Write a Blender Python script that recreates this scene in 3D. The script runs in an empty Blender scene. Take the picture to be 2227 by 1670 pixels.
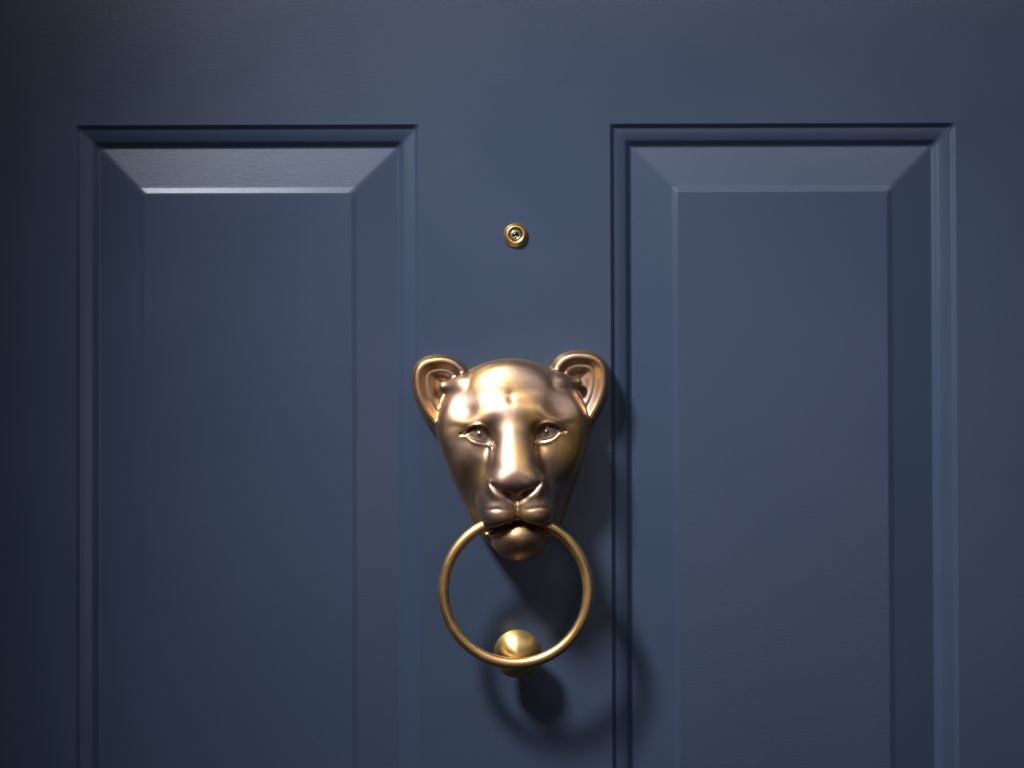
import bpy, math
import numpy as np
from mathutils import Vector, Euler

# ------------------------------------------------------------------ camera, light, exposure
MM = 1.0 / 3000.0            # one measured unit = 1/3 mm
ZC = 1.42                    # height of the picture centre above the floor
CX, CY = 1113.5, 835.0
CAMD = 3300 * MM             # camera distance from the door face
def W(x, y, out=0.0):
    """measured place on the door (x right, y down, out from the face) -> metres"""
    return Vector(((x - CX) * MM, -out * MM, ZC + (CY - y) * MM))

sc = bpy.context.scene
cam_d = bpy.data.cameras.new('camera'); cam = bpy.data.objects.new('camera', cam_d)
sc.collection.objects.link(cam); sc.camera = cam
cam.location = (0, -CAMD, ZC - 40 * MM)
cam_d.sensor_width = 36.0; cam_d.lens = 36.0 * 3300 / 2227
cam_d.clip_start = 0.02; cam_d.clip_end = 50
base = Euler((math.radians(90.69), 0, 0)).to_quaternion()
roll = Euler((0, 0, math.radians(-0.17))).to_quaternion()
cam.rotation_mode = 'QUATERNION'; cam.rotation_quaternion = base @ roll

world = bpy.data.worlds.new('World'); sc.world = world; world.use_nodes = True
bgn = world.node_tree.nodes['Background']
bgn.inputs[0].default_value = (0.60, 0.55, 0.58, 1); bgn.inputs[1].default_value = 0.018

def aim(o, target):
    o.rotation_euler = (Vector(target) - o.location).to_track_quat('-Z', 'Y').to_euler()
# key: a small spot lamp above and to the left of the door
kd = bpy.data.lights.new('key_lamp', 'SPOT'); key = bpy.data.objects.new('key_lamp', kd)
sc.collection.objects.link(key)
key.location = W(-330, -1450, 1850); aim(key, W(2950, 3250))
kd.energy = 140; kd.color = (1.0, 0.965, 0.93); kd.shadow_soft_size = 0.10
kd.spot_size = math.radians(66); kd.spot_blend = 1.0
# fill: a broad dim source in front of the door
fd = bpy.data.lights.new('front_fill', 'AREA'); fill = bpy.data.objects.new('front_fill', fd)
sc.collection.objects.link(fill)
fill.location = (0.5, -2.3, ZC - 0.1); aim(fill, W(1113, 900))
fd.shape = 'RECTANGLE'; fd.size = 0.9; fd.size_y = 0.7; fd.energy = 2.3; fd.color = (1.0, 0.86, 0.93)

# long light strip added over the door for sheen along both panel tops
gd = bpy.data.lights.new('sheen_strip', 'AREA'); strip = bpy.data.objects.new('sheen_strip', gd)
sc.collection.objects.link(strip)
strip.location = W(1800, -1080, 2050); aim(strip, W(1500, 700))
gd.shape = 'RECTANGLE'; gd.size = 1.5; gd.size_y = 0.07; gd.energy = 3.3; gd.color = (1.0, 0.97, 0.97)

vs = sc.view_settings
vs.view_transform = 'Standard'; vs.look = 'None'; vs.exposure = 0.0; vs.gamma = 1.0
try: vs.use_curve_mapping = False
except Exception: pass

# ------------------------------------------------------------------ helpers
def link(o, parent=None):
    sc.collection.objects.link(o)
    if parent is not None: o.parent = parent
    return o
def mesh_obj(name, verts, faces, mat, parent=None, smooth=True):
    me = bpy.data.meshes.new(name)
    me.from_pydata([tuple(v) for v in verts], [], [tuple(f) for f in faces])
    me.update()
    me.materials.append(mat)
    if smooth: me.polygons.foreach_set('use_smooth', [True] * len(me.polygons))
    return link(bpy.data.objects.new(name, me), parent)
def thing(name, label, cat, loc=(0, 0, 0)):
    o = link(bpy.data.objects.new(name, None)); o.location = loc; o.empty_display_size = 0.02
    o['label'] = label; o['category'] = cat
    return o
def lathe(name, prof, mat, parent, n=96):
    """turned about the local Y axis; prof = (radius, out) in measured units, out towards the viewer"""
    vs_, fs = [], []
    for r, o in prof:
        for k in range(n):
            a = 2 * math.pi * k / n
            vs_.append((r * MM * math.cos(a), -o * MM, r * MM * math.sin(a)))
    for i in range(len(prof) - 1):
        for k in range(n):
            a, b = i * n + k, i * n + (k + 1) % n
            fs.append((a, a + n, b + n, b))
    return mesh_obj(name, vs_, fs, mat, parent)
def round_profile(p, it=2, t=0.25):
    """cut corners of an open profile, keeping its ends"""
    for _ in range(it):
        q = [p[0]]
        for a, b in zip(p[:-1], p[1:]):
            a, b = np.array(a, float), np.array(b, float)
            q += [tuple(a + (b - a) * t), tuple(b - (b - a) * t)]
        q.append(p[-1]); p = q
    return p

# ------------------------------------------------------------------ materials
def new_mat(name):
    m = bpy.data.materials.new(name); m.use_nodes = True
    nt = m.node_tree
    return m, nt, nt.nodes['Principled BSDF']
def node(nt, kind, **kw):
    n = nt.nodes.new(kind)
    for k, v in kw.items(): setattr(n, k, v)
    return n
def noise(nt, coord, scale, detail=3, rough=0.5, mapscale=None):
    if mapscale is not None:
        mp = node(nt, 'ShaderNodeMapping'); mp.inputs['Scale'].default_value = mapscale
        nt.links.new(coord, mp.inputs['Vector']); coord = mp.outputs['Vector']
    n = node(nt, 'ShaderNodeTexNoise')
    n.inputs['Scale'].default_value = scale; n.inputs['Detail'].default_value = detail
    n.inputs['Roughness'].default_value = rough
    nt.links.new(coord, n.inputs['Vector'])
    return n.outputs['Fac']
def ramp(nt, fac, stops):
    r = node(nt, 'ShaderNodeValToRGB')
    e = r.color_ramp.elements
    while len(e) < len(stops): e.new(0.5)
    for el_, (p, c) in zip(e, stops):
        el_.position = p; el_.color = (*c, 1) if len(c) == 3 else c
    nt.links.new(fac, r.inputs['Fac'])
    return r.outputs['Color']
def bump(nt, height, dist, strength=1.0, prev=None):
    b = node(nt, 'ShaderNodeBump'); b.inputs['Distance'].default_value = dist
    b.inputs['Strength'].default_value = strength
    nt.links.new(height, b.inputs['Height'])
    if prev is not None: nt.links.new(prev, b.inputs['Normal'])
    return b.outputs['Normal']

def paint_material():
    m, nt, p = new_mat('navy_satin_paint')
    co = node(nt, 'ShaderNodeTexCoord').outputs['Object']
    n1 = noise(nt, co, 7, 3)
    nt.links.new(ramp(nt, n1, [(0.3, (0.0265, 0.0415, 0.0775)), (0.7, (0.0298, 0.0450, 0.0810))]), p.inputs['Base Color'])
    n2 = noise(nt, co, 9, 4)
    nt.links.new(ramp(nt, n2, [(0.3, (0.30,) * 3), (0.7, (0.37,) * 3)]), p.inputs['Roughness'])
    p.inputs['Specular IOR Level'].default_value = 0.5
    p.inputs['Specular Tint'].default_value = (0.80, 0.88, 1.0, 1)
    peel = noise(nt, co, 560, 3, 0.6, (0.5, 1.0, 1.0))                         # orange peel of the sprayed paint
    brush = noise(nt, co, 60, 3, 0.6, (1.0, 1.0, 4.0))         # faint brush drag
    b1 = bump(nt, peel, 0.00009, 0.7)
    b2 = bump(nt, brush, 0.0001, 0.3, b1)
    b3 = bump(nt, noise(nt, co, 16, 2, 0.4), 0.0006, 0.35, b2)    # slow waviness of the filled and painted wood
    nt.links.new(b3, p.inputs['Normal'])
    return m
def bronze_material(name, gold, brown, rough, aniso=0.0, grain=(900, 900, 60), seed_scale=30, axis=None, bumpd=0.00005, arot=0.25):
    m, nt, p = new_mat(name)
    co = node(nt, 'ShaderNodeTexCoord').outputs['Object']
    n1 = noise(nt, co, seed_scale, 3, 0.55)
    mid = tuple(0.5 * (x + y) for x, y in zip(gold, brown))
    nt.links.new(ramp(nt, n1, [(0.43, brown), (0.56, mid), (0.67, gold)]), p.inputs['Base Color'])
    p.inputs['Metallic'].default_value = 1.0
    n2 = noise(nt, co, seed_scale * 2.2, 4, 0.6)
    nt.links.new(ramp(nt, n2, [(0.3, (rough - 0.05,) * 3), (0.7, (rough + 0.06,) * 3)]), p.inputs['Roughness'])
    g = noise(nt, co, 1.0, 3, 0.6, grain)
    nt.links.new(bump(nt, g, bumpd, 0.6), p.inputs['Normal'])
    if aniso:
        p.inputs['Anisotropic'].default_value = aniso
        p.inputs['Anisotropic Rotation'].default_value = arot
        if axis:
            t = node(nt, 'ShaderNodeTangent', direction_type='RADIAL', axis=axis)
            nt.links.new(t.outputs['Tangent'], p.inputs['Tangent'])
    return m
M_PAINT = paint_material()
M_BRONZE = bronze_material('bronze', (0.49, 0.30, 0.115), (0.37, 0.253, 0.20), 0.43, grain=(900, 900, 60), bumpd=0.00013)
M_BRASS = bronze_material('aged_brass', (0.66, 0.43, 0.19), (0.55, 0.36, 0.17), 0.43, grain=(500, 500, 500))
M_TURNED = bronze_material('turned_brass', (0.58, 0.42, 0.18), (0.52, 0.37, 0.16), 0.42, aniso=0.45, axis='Y', grain=(500, 500, 500))
def simple(name, col, rough, metal=0.0, trans=0.0, ior=1.5):
    m, nt, p = new_mat(name)
    co = node(nt, 'ShaderNodeTexCoord').outputs['Object']
    n1 = noise(nt, co, 300, 2)
    c2 = tuple(c * 0.85 for c in col)
    nt.links.new(ramp(nt, n1, [(0.35, col), (0.65, c2)]), p.inputs['Base Color'])
    p.inputs['Roughness'].default_value = rough; p.inputs['Metallic'].default_value = metal
    p.inputs['Transmission Weight'].default_value = trans; p.inputs['IOR'].default_value = ior
    return m
M_BARREL = simple('dark_brass_barrel', (0.30, 0.25, 0.12), 0.35, 1.0)
M_PALE = simple('pale_nickel_ring', (0.78, 0.75, 0.60), 0.35, 1.0)
M_LENS = simple('lens_glass', (0.9, 0.93, 0.88), 0.03, 0.0, 1.0, 1.5)
M_EYE = bronze_material('bronze_eye', (0.44, 0.31, 0.25), (0.40, 0.29, 0.24), 0.44)

# ------------------------------------------------------------------ the door
door = thing('door', 'dark navy blue painted door with two tall raised panels', 'door', (0, 0, 0))
XL, XR = W(-300, 0).x, W(2530, 0).x
ZT, ZB = W(0, -560).z, 0.0
PT, PB = W(0, 269).z, 0.80
holes = [(163, 912), (1328, 2082)]
xs = [XL] + [W(h, 0).x for pr in holes for h in pr] + [XR]
zs = [ZB, PB, PT, ZT]
TH = 0.044
vv, ff = [], []
for z in zs:
    for x in xs: vv.append((x, 0, z))
n = len(xs)
for j in range(3):
    for i in range(n - 1):
        if j == 1 and i in (1, 3): continue
        a = j * n + i
        ff.append((a, a + 1, a + n + 1, a + n))
k = len(vv)
vv += [(XL, TH, ZB), (XR, TH, ZB), (XR, TH, ZT), (XL, TH, ZT)]
c = (0, n - 1, 4 * n - 1, 3 * n)
ff += [(k, k + 3, k + 2, k + 1)]
vv += [vv[c[0]], vv[c[1]], vv[c[2]], vv[c[3]]]
for i in range(4):
    a, b = k + 4 + i, k + 4 + (i + 1) % 4
    ff.append((b, a, k + i, k + (i + 1) % 4))
mesh_obj('frame', vv, ff, M_PAINT, door, smooth=False)

def ring_panel(name, hole, prof, parent, cap=False):
    """mitred sides that follow a (distance inwards, depth out) profile round the opening"""
    x0, x1 = W(hole[0], 0).x, W(hole[1], 0).x
    vs_, fs = [], []
    def corner(d):
        d = d * MM
        return [(x0 + d, PB + d), (x1 - d, PB + d), (x1 - d, PT - d), (x0 + d, PT - d)]
    e = 9 * MM                                     # paint fills the mitres a little: blend the turn over 3 mm
    m = 12
    for d, o in prof:
        cs = corner(d)
        for i in range(4):
            c0, cp, cn_ = np.array(cs[i]), np.array(cs[i - 1]), np.array(cs[(i + 1) % 4])
            for q in (c0 + (cp - c0) / np.linalg.norm(cp - c0) * e, c0, c0 + (cn_ - c0) / np.linalg.norm(cn_ - c0) * e):
                vs_.append((q[0], -o * MM, q[1]))
    for i in range(len(prof) - 1):
        for k_ in range(m):
            a, b = i * m + k_, i * m + (k_ + 1) % m
            fs.append((a, b, b + m, a + m))
    if cap:
        st = len(vs_)
        for q in corner(prof[-1][0]): vs_.append((q[0], -prof[-1][1] * MM, q[1]))
        fs.append((st, st + 1, st + 2, st + 3))
    return mesh_obj(name, vs_, fs, M_PAINT, parent)
mould = round_profile([(0, 0), (1.2, -0.3), (8.8, -7.4), (10.5, -8.2), (20, -9.8), (33, -14), (36.5, -16.2), (45.5, -24.5), (49, -25.3)], 2)
field = round_profile([(49, -25.3), (53, -24.7), (100, -17), (135.5, -11.2), (137.5, -10.7), (148, -7.1), (149.5, -6.8), (153, -6.7)], 2)
for h in holes:
    ring_panel('moulding', h, mould, door)
    ring_panel('panel', h, field, door, cap=True)

# ------------------------------------------------------------------ the lioness head, modelled as a distance field
# local frame of the casting: u sideways from the nose line, v up from the eye line, w out from the door
ST = 1.5
U = np.arange(0, 230 + ST, ST, dtype=np.float32)
V = np.arange(-288, 190, ST, dtype=np.float32)
Wd = np.arange(-3, 216, ST, dtype=np.float32)
D = np.full((len(U), len(V), len(Wd)), 60.0, dtype=np.float32)
def box(lo, hi, pad):
    sl = []
    for ax, l, h in zip((U, V, Wd), lo, hi):
        i0 = max(0, int(np.searchsorted(ax, l - pad))); i1 = min(len(ax), int(np.searchsorted(ax, h + pad)) + 1)
        sl.append(slice(i0, max(i1, i0 + 1)))
    return tuple(sl)
def grids(sl): return U[sl[0]][:, None, None], V[sl[1]][None, :, None], Wd[sl[2]][None, None, :]
def smin(a, b, k):
    h = np.clip(0.5 + 0.5 * (b - a) / k, 0, 1); return b + (a - b) * h - k * h * (1 - h)
def smax(a, b, k): return -smin(-a, -b, k)
def apply(sl, d, k, cut):
    if cut: D[sl] = smax(D[sl], -d, k)
    else: D[sl] = smin(D[sl], d, k)
def ell(cn, r, k=20, cut=False, rot=0.0, tilt=0.0):
    """ellipsoid; rot turns it in the u-v plane, tilt leans it about u (degrees)"""
    if cn[0] > 0 and cn[0] - max(r) < k: ell((-cn[0], cn[1], cn[2]), r, k, cut, -rot, tilt)
    R = max(r); sl = box([c_ - R for c_ in cn], [c_ + R for c_ in cn], 2 * k + 20)
    u, v, w = grids(sl); x, y, z = u - cn[0], v - cn[1], w - cn[2]
    if rot:
        a = math.radians(rot); x, y = x * math.cos(a) + y * math.sin(a), -x * math.sin(a) + y * math.cos(a)
    if tilt:
        a = math.radians(tilt); y, z = y * math.cos(a) + z * math.sin(a), -y * math.sin(a) + z * math.cos(a)
    k0 = np.sqrt((x / r[0]) ** 2 + (y / r[1]) ** 2 + (z / r[2]) ** 2)
    k1 = np.sqrt((x / r[0] ** 2) ** 2 + (y / r[1] ** 2) ** 2 + (z / r[2] ** 2) ** 2) + 1e-6
    apply(sl, k0 * (k0 - 1) / k1, k, cut)
def cone(a, b, ra, rb, k=15, cut=False, sq=(1, 1, 1)):
    """capsule whose radius runs from ra to rb"""
    a, b = np.array(a, float), np.array(b, float); R = max(ra, rb) / min(sq)
    sl = box(np.minimum(a, b) - R, np.maximum(a, b) + R, 2 * k + 16)
    u, v, w = grids(sl); ab = b - a
    px, py, pz = u - a[0], v - a[1], w - a[2]
    t = np.clip((px * ab[0] + py * ab[1] + pz * ab[2]) / float(ab @ ab), 0, 1)
    d = np.sqrt(((px - t * ab[0]) * sq[0]) ** 2 + ((py - t * ab[1]) * sq[1]) ** 2 + ((pz - t * ab[2]) * sq[2]) ** 2) - (ra + (rb - ra) * t * t * (3 - 2 * t))
    apply(sl, d, k, cut)
U2, V2 = np.meshgrid(U, V, indexing='ij')
def seg2(p, q):
    dx, dy = q[0] - p[0], q[1] - p[1]
    t = np.clip(((U2 - p[0]) * dx + (V2 - p[1]) * dy) / (dx * dx + dy * dy + 1e-9), 0, 1)
    return np.hypot(U2 - p[0] - t * dx, V2 - p[1] - t * dy)
def line2(pts): return np.min([seg2(p, q) for p, q in zip(pts[:-1], pts[1:])], axis=0)
def spline(pts, n=8):
    p = [np.array(q, float) for q in pts]; p = [2 * p[0] - p[1]] + p + [2 * p[-1] - p[-2]]
    out = []
    for i in range(1, len(p) - 2):
        for s in range(n):
            t = s / n
            out.append(0.5 * (2 * p[i] + (p[i + 1] - p[i - 1]) * t + (2 * p[i - 1] - 5 * p[i] + 4 * p[i + 1] - p[i + 2]) * t * t
                              + (-p[i - 1] + 3 * p[i] - 3 * p[i + 1] + p[i + 2]) * t ** 3))
    out.append(p[-2]); return out
def poly2(pts):
    """signed distance to a closed outline"""
    d = line2(list(pts) + [pts[0]]); ins = np.zeros(U2.shape, bool)
    for p, q in zip(pts, list(pts[1:]) + [pts[0]]):
        cnd = (p[1] > V2) != (q[1] > V2)
        xi = (q[0] - p[0]) * (V2 - p[1]) / ((q[1] - p[1]) if q[1] != p[1] else 1e-9) + p[0]
        ins ^= cnd & (U2 < xi)
    return np.where(ins, -d, d).astype(np.float32)
def emboss(dist2, amount, width, wmin=40):
    """push the front surface in (negative) or out along a line drawn on it"""
    f = (amount * np.exp(-(dist2 / width) ** 2)).astype(np.float32)
    i = np.where(np.abs(f).max(axis=1) > 0.02)[0]; j = np.where(np.abs(f).max(axis=0) > 0.02)[0]
    k0 = int(np.searchsorted(Wd, wmin))
    s = (slice(i[0], i[-1] + 1), slice(j[0], j[-1] + 1), slice(k0, None))
    D[s] -= f[s[0], s[1]][:, :, None]

# masses of the skull and face
ell((0, 20, 5), (176, 152, 98), 10)                       # skull
cone((0, -40, 4), (0, -215, 14), 164, 106, 34, sq=(1, 1, 1.32))   # jaw sides
ell((0, 82, 72), (86, 74, 42), 44)                        # forehead
ell((34, 43, 98), (40, 28, 31), 30)                       # brow mass
ell((69, 28, 100), (36, 13, 21), 22, rot=-8)              # brow ridge
ell((98, -36, 60), (52, 64, 46), 34, rot=-14)             # cheek
ell((116, 34, 46), (46, 54, 42), 40)                      # temple
ell((0, -130, 92), (84, 80, 76), 30)                      # muzzle root
ell((54, -16, 150), (18, 30, 36), 22, cut=True, rot=10)   # hollow beside the nose
cone((0, 44, 102), (0, -86, 148), 28, 45, 20, sq=(0.86, 1, 1))     # bridge of the nose
ell((24, -97, 152), (31, 20, 35), 18)                     # nose wings
ell((38, -146, 132), (38, 46, 50), 28, rot=16)            # whisker pads
ell((34, -168, 138), (38, 25, 45), 22)                    # upper lips
cone((28, -222, 74), (72, -185, 40), 45, 43, 24)          # jaw behind the chin
# silhouette of the casting
sil = poly2([tuple(p) for p in spline([(0, 165), (45, 159), (88, 142), (120, 120), (148, 80), (163, 35), (167, 5), (160, -28), (152, -52), (139, -95),
                                       (122, -138), (106, -170), (88, -201), (67, -230), (42, -253), (20, -266), (0, -268)], 5)]
            + [(-60, -268), (-60, 165)])
D[:] = smax(D, sil[:, :, None], 24)
# mouth: a slot between the lips, then the chin below it
slot = spline([(0, -184), (22, -191), (44, -200), (64, -203), (88, -204), (112, -211)], 6)
for a, b in zip(slot[:-1], slot[1:]):
    for w0 in (122, 150, 182):
        cone((*a, w0), (*b, w0 + 0.1), 10, 10, 4, cut=True, sq=(1, 1, 0.4))
ell((0, -223, 112), (57, 41, 54), 9)                      # chin
ell((2, -210, 130), (34, 22, 36), 20)                     # lower lip
# nose: comma-shaped nostrils that run out into the line of the wings
def emboss_var(pts, amps, widths, wmin=90):
    """as emboss, with depth and width running along the line"""
    f = np.zeros(U2.shape)
    n_ = len(pts); t_ = np.linspace(0, 1, n_)
    am = np.interp(t_, np.linspace(0, 1, len(amps)), amps); wi = np.interp(t_, np.linspace(0, 1, len(widths)), widths)
    sg = np.sign(amps[np.argmax(np.abs(amps))])
    for p, a_, w_ in zip(pts, am, wi):
        g_ = np.abs(a_) * np.exp(-((U2 - p[0]) ** 2 + (V2 - p[1]) ** 2) / w_ ** 2)
        f = np.maximum(f, g_)
    f = (f * sg).astype(np.float32)
    k0 = int(np.searchsorted(Wd, wmin)); D[:, :, k0:] -= f[:, :, None]
emboss_var(spline([(1, -137), (7, -129), (20, -120), (36, -111), (52, -97)], 14), [-2, -6.5, -9, -6, -3, -1], [4.5, 6, 7, 6, 4.5, 4])
emboss_var(spline([(30, -128), (46, -120), (56, -107), (56, -94)], 12), [0.5, 3, 4, 3], [9, 9, 8, 7])    # wing rim
emboss_var([(0, v_) for v_ in np.linspace(-137, -172, 20)], [-4, -3, -4], [5, 5, 6])      # philtrum
emboss_var([(0, v_) for v_ in np.linspace(98, 62, 20)], [-0.3, -1.2, -1.5, -0.3], [10, 9, 9, 10], 60)   # forehead crease
emboss_var(spline([(18, -153), (42, -150), (64, -152)], 10), [-0.3, -1.6, -0.5], [4, 4, 4])           # fold over the lip
# eyes: shallow almonds, lids drawn round them
almond = [tuple(p) for p in [np.array(q_) + (6, 0) for q_ in spline([(92, 5), (82, 12), (66, 16), (53, 11), (44, -4), (39, -19), (48, -13), (62, -12), (79, -6), (92, 5)], 6)]]
al = poly2(almond)
iu, iv = int(round(72 / ST)), int(np.searchsorted(V, 0))
eye_w = float(Wd[np.where(D[iu, iv] < 0)[0].max()])         # how far the face stands out where the eye sits
ell((72, 1, eye_w - 27.5), (30, 30, 30), 6)             # eyeball swelling
inside = np.clip(-al / 2.5, 0, 1).astype(np.float32)
k0 = int(np.searchsorted(Wd, 70))
D[:, :, k0:] += 1.6 * inside[:, :, None]                     # the ball sits a little behind the lids
upper = [p + (6, 0) for p in spline([(104, 4), (92, 7), (82, 14), (66, 18), (53, 13), (43, -4), (38, -19), (38, -32)], 12)]
lower = [p + (6, 0) for p in spline([(104, 3), (92, 3), (79, -8), (62, -14), (48, -15), (39, -20)], 12)]
emboss_var([(p[0], p[1] + 4.5) for p in upper[6:66]], [0.5, 2.5, 3.2, 2.2, 1], [4.5] * 3, 70)      # upper lid
emboss_var(upper, [-1.5, -4, -6, -6.5, -6, -5, -4, -2], [2.6, 2.8, 3.0, 2.8, 2.6], 70)            # line under it
emboss_var([(p[0], p[1] - 4.0) for p in lower[8:]], [0.4, 1.5, 1.7, 0.8], [4.5] * 3, 70)           # lower lid
emboss_var(lower, [-1.0, -2.0, -2.4, -2.0, -1.5], [2.2] * 3, 70)
ell((70, 5, eye_w + 2.0), (3.4, 3.4, 3.0), 2.5)              # pupil bead
emboss(np.abs(np.hypot(U2 - 70, V2 - 4) - 9.5), -0.35, 1.8, 70)
# ears
earc = spline([(86, 136), (96, 152), (112, 166), (134, 174), (156, 175), (184, 169), (204, 152), (213, 127), (211, 92), (200, 58), (184, 30), (168, 6), (150, -20)], 6)
ear2 = poly2([tuple(p) for p in earc] + [(110, 20), (90, 80)])
di = line2([tuple(p) for p in earc])
rimh = np.interp(di, [0, 4, 10, 18, 25, 31, 37, 43, 52, 70, 120], [18, 36, 46, 47, 41, 35.5, 36.5, 34, 27, 21, 24]).astype(np.float32)
for _ in range(3):                                          # soften the section a little
    g = np.pad(rimh, 1, mode='edge')
    rimh = (4 * rimh + g[:-2, 1:-1] + g[2:, 1:-1] + g[1:-1, :-2] + g[1:-1, 2:]) / 8
dE = np.maximum(ear2[:, :, None], (Wd[None, None, :] - rimh[:, :, None]) * 0.72)
D[:] = smin(D, dE, 7)
cone((98, 104, 56), (142, 105, 42), 24, 12, 12)             # hair tuft over the ear root
D[:] = np.maximum(D, -Wd[None, None, :])

def surface_nets(d, ax):
    s = d < 0
    nx, ny, nz = d.shape
    cnt = np.zeros((nx - 1, ny - 1, nz - 1), np.uint8)
    for i in (0, 1):
        for j in (0, 1):
            for k_ in (0, 1): cnt += s[i:nx - 1 + i, j:ny - 1 + j, k_:nz - 1 + k_]
    act = (cnt > 0) & (cnt < 8)
    idx = np.argwhere(act)
    vid = np.full(act.shape, -1, np.int32); vid[act] = np.arange(len(idx))
    acc = np.zeros((len(idx), 3)); num = np.zeros(len(idx))
    offs = [(i, j, k_) for i in (0, 1) for j in (0, 1) for k_ in (0, 1)]
    val = {o: d[idx[:, 0] + o[0], idx[:, 1] + o[1], idx[:, 2] + o[2]] for o in offs}
    for o in offs:
        for a in range(3):
            if o[a]: continue
            q = list(o); q[a] = 1; q = tuple(q)
            m = (val[o] < 0) != (val[q] < 0)
            t = np.where(m, val[o] / np.where(m, val[o] - val[q], 1), 0)
            p = np.tile(np.array(o, float), (len(idx), 1)); p[:, a] = t
            acc[m] += p[m]; num[m] += 1
    P = idx + acc / num[:, None]
    verts = np.stack([ax[a][0] + P[:, a] * ST for a in range(3)], 1)
    quads = []
    for a in range(3):
        b, c_ = (a + 1) % 3, (a + 2) % 3
        lo = [slice(None)] * 3; hi = [slice(None)] * 3
        lo[a] = slice(0, -1); hi[a] = slice(1, None)
        s0, s1 = s[tuple(lo)], s[tuple(hi)]
        e = np.argwhere(s0 != s1)
        e = e[(e[:, b] > 0) & (e[:, c_] > 0) & (e[:, b] < d.shape[b] - 1) & (e[:, c_] < d.shape[c_] - 1)]
        def cell(db, dc):
            q = e.copy(); q[:, b] -= db; q[:, c_] -= dc
            return vid[q[:, 0], q[:, 1], q[:, 2]]
        qd = np.stack([cell(1, 1), cell(0, 1), cell(0, 0), cell(1, 0)], 1)
        fl = ~s0[e[:, 0], e[:, 1], e[:, 2]]
        qd[fl] = qd[fl][:, ::-1]
        quads.append(qd)
    return verts, np.concatenate(quads)
Dfull = np.concatenate([D[:0:-1], D], axis=0)
Ufull = np.concatenate([-U[:0:-1], U])
HV, HQ = surface_nets(Dfull, (Ufull, V, Wd))
E = np.concatenate([HQ[:, [0, 1]], HQ[:, [1, 2]], HQ[:, [2, 3]], HQ[:, [3, 0]]])
deg = np.bincount(E.ravel(), minlength=len(HV)).astype(float)[:, None]
for lam in (0.5, -0.52, 0.5, -0.52, 0.5, -0.52):           # even out the lattice without shrinking
    s_ = np.stack([np.bincount(E[:, 0], HV[E[:, 1], a], len(HV)) + np.bincount(E[:, 1], HV[E[:, 0], a], len(HV)) for a in range(3)], 1)
    HV = HV + lam * (s_ / deg - HV)
# place in the world: the casting leans two degrees
LEAN, RISE = math.radians(3.1), math.radians(1.6); HC = (1115.5, 942.0)
DEEP = 1.03
def head_to_world(p):
    """u, v, w -> metres; sizes were measured at the casting's mean depth of 25 mm"""
    p = np.atleast_2d(p); s = MM
    x = p[:, 0] * math.cos(LEAN) - p[:, 1] * math.sin(LEAN)
    x = x + 0.03 * np.clip(p[:, 0] - 130, 0, None)          # the right ear stands out a touch more
    z = p[:, 0] * math.sin(RISE) + p[:, 1] * math.cos(LEAN)
    o = W(*HC)
    return np.stack([o.x + x * s, -p[:, 2] * DEEP * MM - 0.0003, o.z + z * s], 1)
knocker = thing('door_knocker', 'bronze lioness head door knocker holding a brass ring in its mouth', 'door knocker', W(1113, 1000))
OFF = np.array(knocker.location)
HW = head_to_world(HV) - OFF
# note: world y is mirrored against w, so faces keep their outward order after u,v,w -> x,-y,z
fn = np.cross(HW[HQ[:, 2]] - HW[HQ[:, 0]], HW[HQ[:, 3]] - HW[HQ[:, 1]])
cen = HV[HQ].mean(1)
# outward check on the frontmost face
if fn[np.argmax(cen[:, 2])][1] > 0: HQ = HQ[:, ::-1]; fn = -fn
vn = np.zeros_like(HW)
for a in range(4):
    for b in range(3): vn[:, b] += np.bincount(HQ[:, a], fn[:, b], len(HW))
vn /= np.linalg.norm(vn, axis=1)[:, None] + 1e-20
reg = np.zeros(len(HQ), int)
au, av = np.abs(cen[:, 0]), cen[:, 1]
reg[(au > 92 + np.clip((av - 100) * -0.55, -30, 90)) & (av > -5) & (cen[:, 2] < 56) & (au > 86)] = 1
reg[(reg == 1) & (cen[:, 0] > 0)] = 2
reg[(av < -205) | ((av < -186) & (au < 60) & (cen[:, 2] > 100) & (av < -186 - 0.3 * au))] = 3
iu_, iv_ = np.clip(np.rint(au / ST).astype(int), 0, len(U) - 1), np.clip(np.rint((av - V[0]) / ST).astype(int), 0, len(V) - 1)
in_eye = (al[iu_, iv_] < 0.5) & (cen[:, 2] > 70)
reg[in_eye & (cen[:, 0] < 0)] = 4
reg[in_eye & (cen[:, 0] >= 0)] = 5
def head_part(name, r, parent, mat=None):
    q = HQ[reg == r]; used = np.unique(q); mp = np.full(len(HW), -1); mp[used] = np.arange(len(used))
    q = mp[q]; me = bpy.data.meshes.new(name)
    me.vertices.add(len(used)); me.vertices.foreach_set('co', HW[used].astype(np.float32).ravel())
    me.loops.add(q.size); me.loops.foreach_set('vertex_index', q.ravel().astype(np.int32))
    me.polygons.add(len(q)); me.polygons.foreach_set('loop_start', np.arange(0, q.size, 4, dtype=np.int32))
    me.update(calc_edges=True)
    me.polygons.foreach_set('use_smooth', np.ones(len(q), bool))
    me.materials.append(mat or M_BRONZE)
    me.normals_split_custom_set_from_vertices(vn[used].tolist())
    return link(bpy.data.objects.new(name, me), parent)
head = head_part('lioness_head', 0, knocker)
head_part('ear', 1, head); head_part('ear', 2, head); head_part('lower_jaw', 3, head)
head_part('eye', 4, head, M_EYE); head_part('eye', 5, head, M_EYE)
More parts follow.
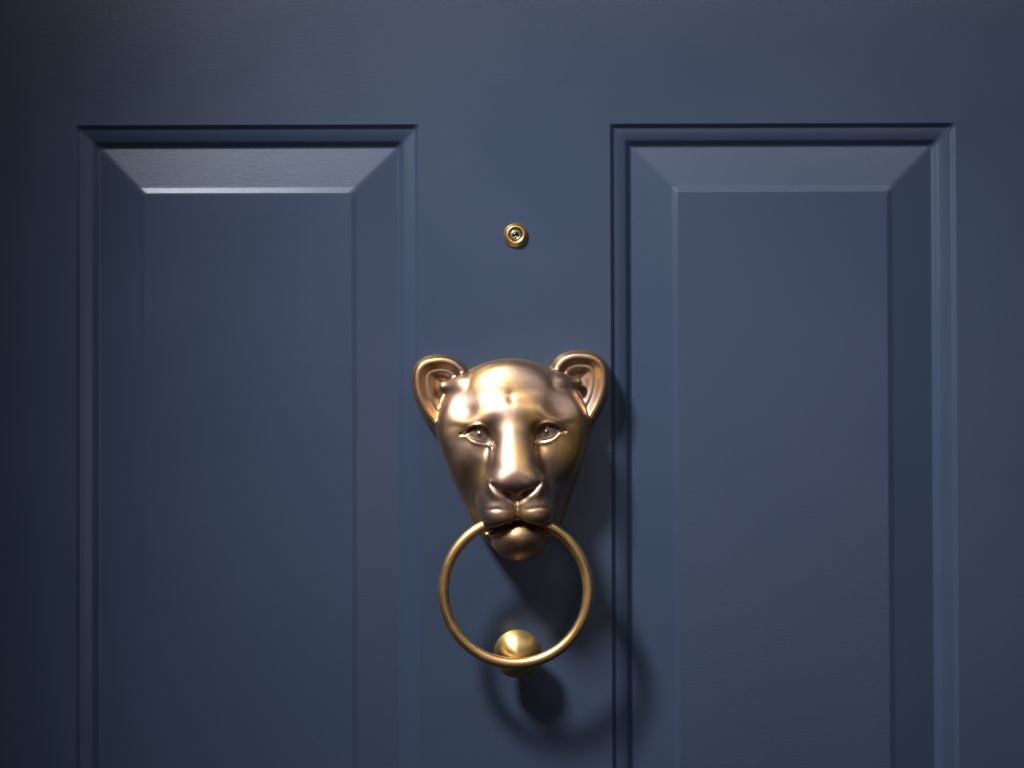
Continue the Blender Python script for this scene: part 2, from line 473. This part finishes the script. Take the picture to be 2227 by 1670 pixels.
# ring
def torus(name, cpt, R, r, mat, parent, lean, n=160, m=28):
    vs_, fs = [], []
    for i in range(n):
        a = 2 * math.pi * i / n
        for j in range(m):
            b = 2 * math.pi * j / m
            rr = R + r * math.cos(b)
            x, z, y = rr * math.sin(a), rr * math.cos(a), -r * math.sin(b)
            vs_.append((x * MM, y * MM, z * MM))
    for i in range(n):
        for j in range(m):
            a, b = i * m + j, i * m + (j + 1) % m
            c_, d_ = ((i + 1) % n) * m + j, ((i + 1) % n) * m + (j + 1) % m
            fs.append((a, b, d_, c_))
    o = mesh_obj(name, vs_, fs, mat, parent)
    o.location = np.array(cpt) - OFF; o.rotation_euler = (lean, 0, 0)
    return o
RD = 120
f = 1 - RD / 3300
ring_c = W(CX + (1120.5 - CX) * f, 873 + (1283.5 - 873) * f, RD)
torus('ring', ring_c, 157.5 * f, 12.2 * f, M_BRASS, knocker, math.radians(1.0))

# strike stud under the ring: a turned, domed button on a stem
SD = 66
f = 1 - SD / 3300
stud = thing('strike_stud', 'round brass stud on the door under the bottom of the ring', 'strike stud', W(CX + (1124 - CX) * f, 873 + (1420 - 873) * f, 0))
R_ = 52.5 * f
dome = [(0.01, SD + 33)] + [(R_ * math.sin(a) * 0.985 / math.sin(0.98), SD + 33 - 33 * (1 - math.cos(a)) / (1 - math.cos(0.98)) * 0.95) for a in np.linspace(0.03, 0.98, 26)]
lathe('button', dome + [(R_ * 0.998, SD + 0.2), (R_, SD - 1.5), (R_ * 0.995, SD - 3.5), (R_ * 0.96, SD - 6), (R_ * 0.8, SD - 18), (R_ * 0.6, SD - 30), (27, SD - 36)], M_TURNED, stud)
lathe('stem', [(27, SD - 36), (26, 14), (28, 9), (36, 6), (40, 4), (41, 0)], M_BRASS, stud)

# door viewer
view = thing('door_viewer', 'small round brass peephole set in the blue door above the knocker', 'peephole', W(1122.5, 512.5))
lathe('bezel', round_profile([(26.8, 0), (26.8, 2.2), (25.8, 4), (20.2, 10.4), (18.8, 11.6), (16.8, 11.6), (15.6, 10.6), (15.3, 7), (15.3, 0.5)], 2), M_BRASS, view, 72)
lathe('barrel', [(15.4, 9.2), (13.6, 8.8), (13.0, 7.2), (11.6, 6.8), (11.0, 5.4), (9.9, 5.0), (9.2, 3.2), (8.4, 1.4), (0.01, 0.8)], M_BARREL, view, 64)
lathe('lens_ring', round_profile([(10.6, 4.6), (10.2, 7.2), (9.2, 7.8), (8.2, 6.6), (8.1, 3.8)], 2), M_PALE, view, 64)
lathe('lens', [(0.01, 9.6), (2.5, 9.3), (5, 8.2), (7, 6.2), (8.0, 4.2), (7, 2.8), (4, 2.0), (0.01, 1.6)], M_LENS, view, 64)
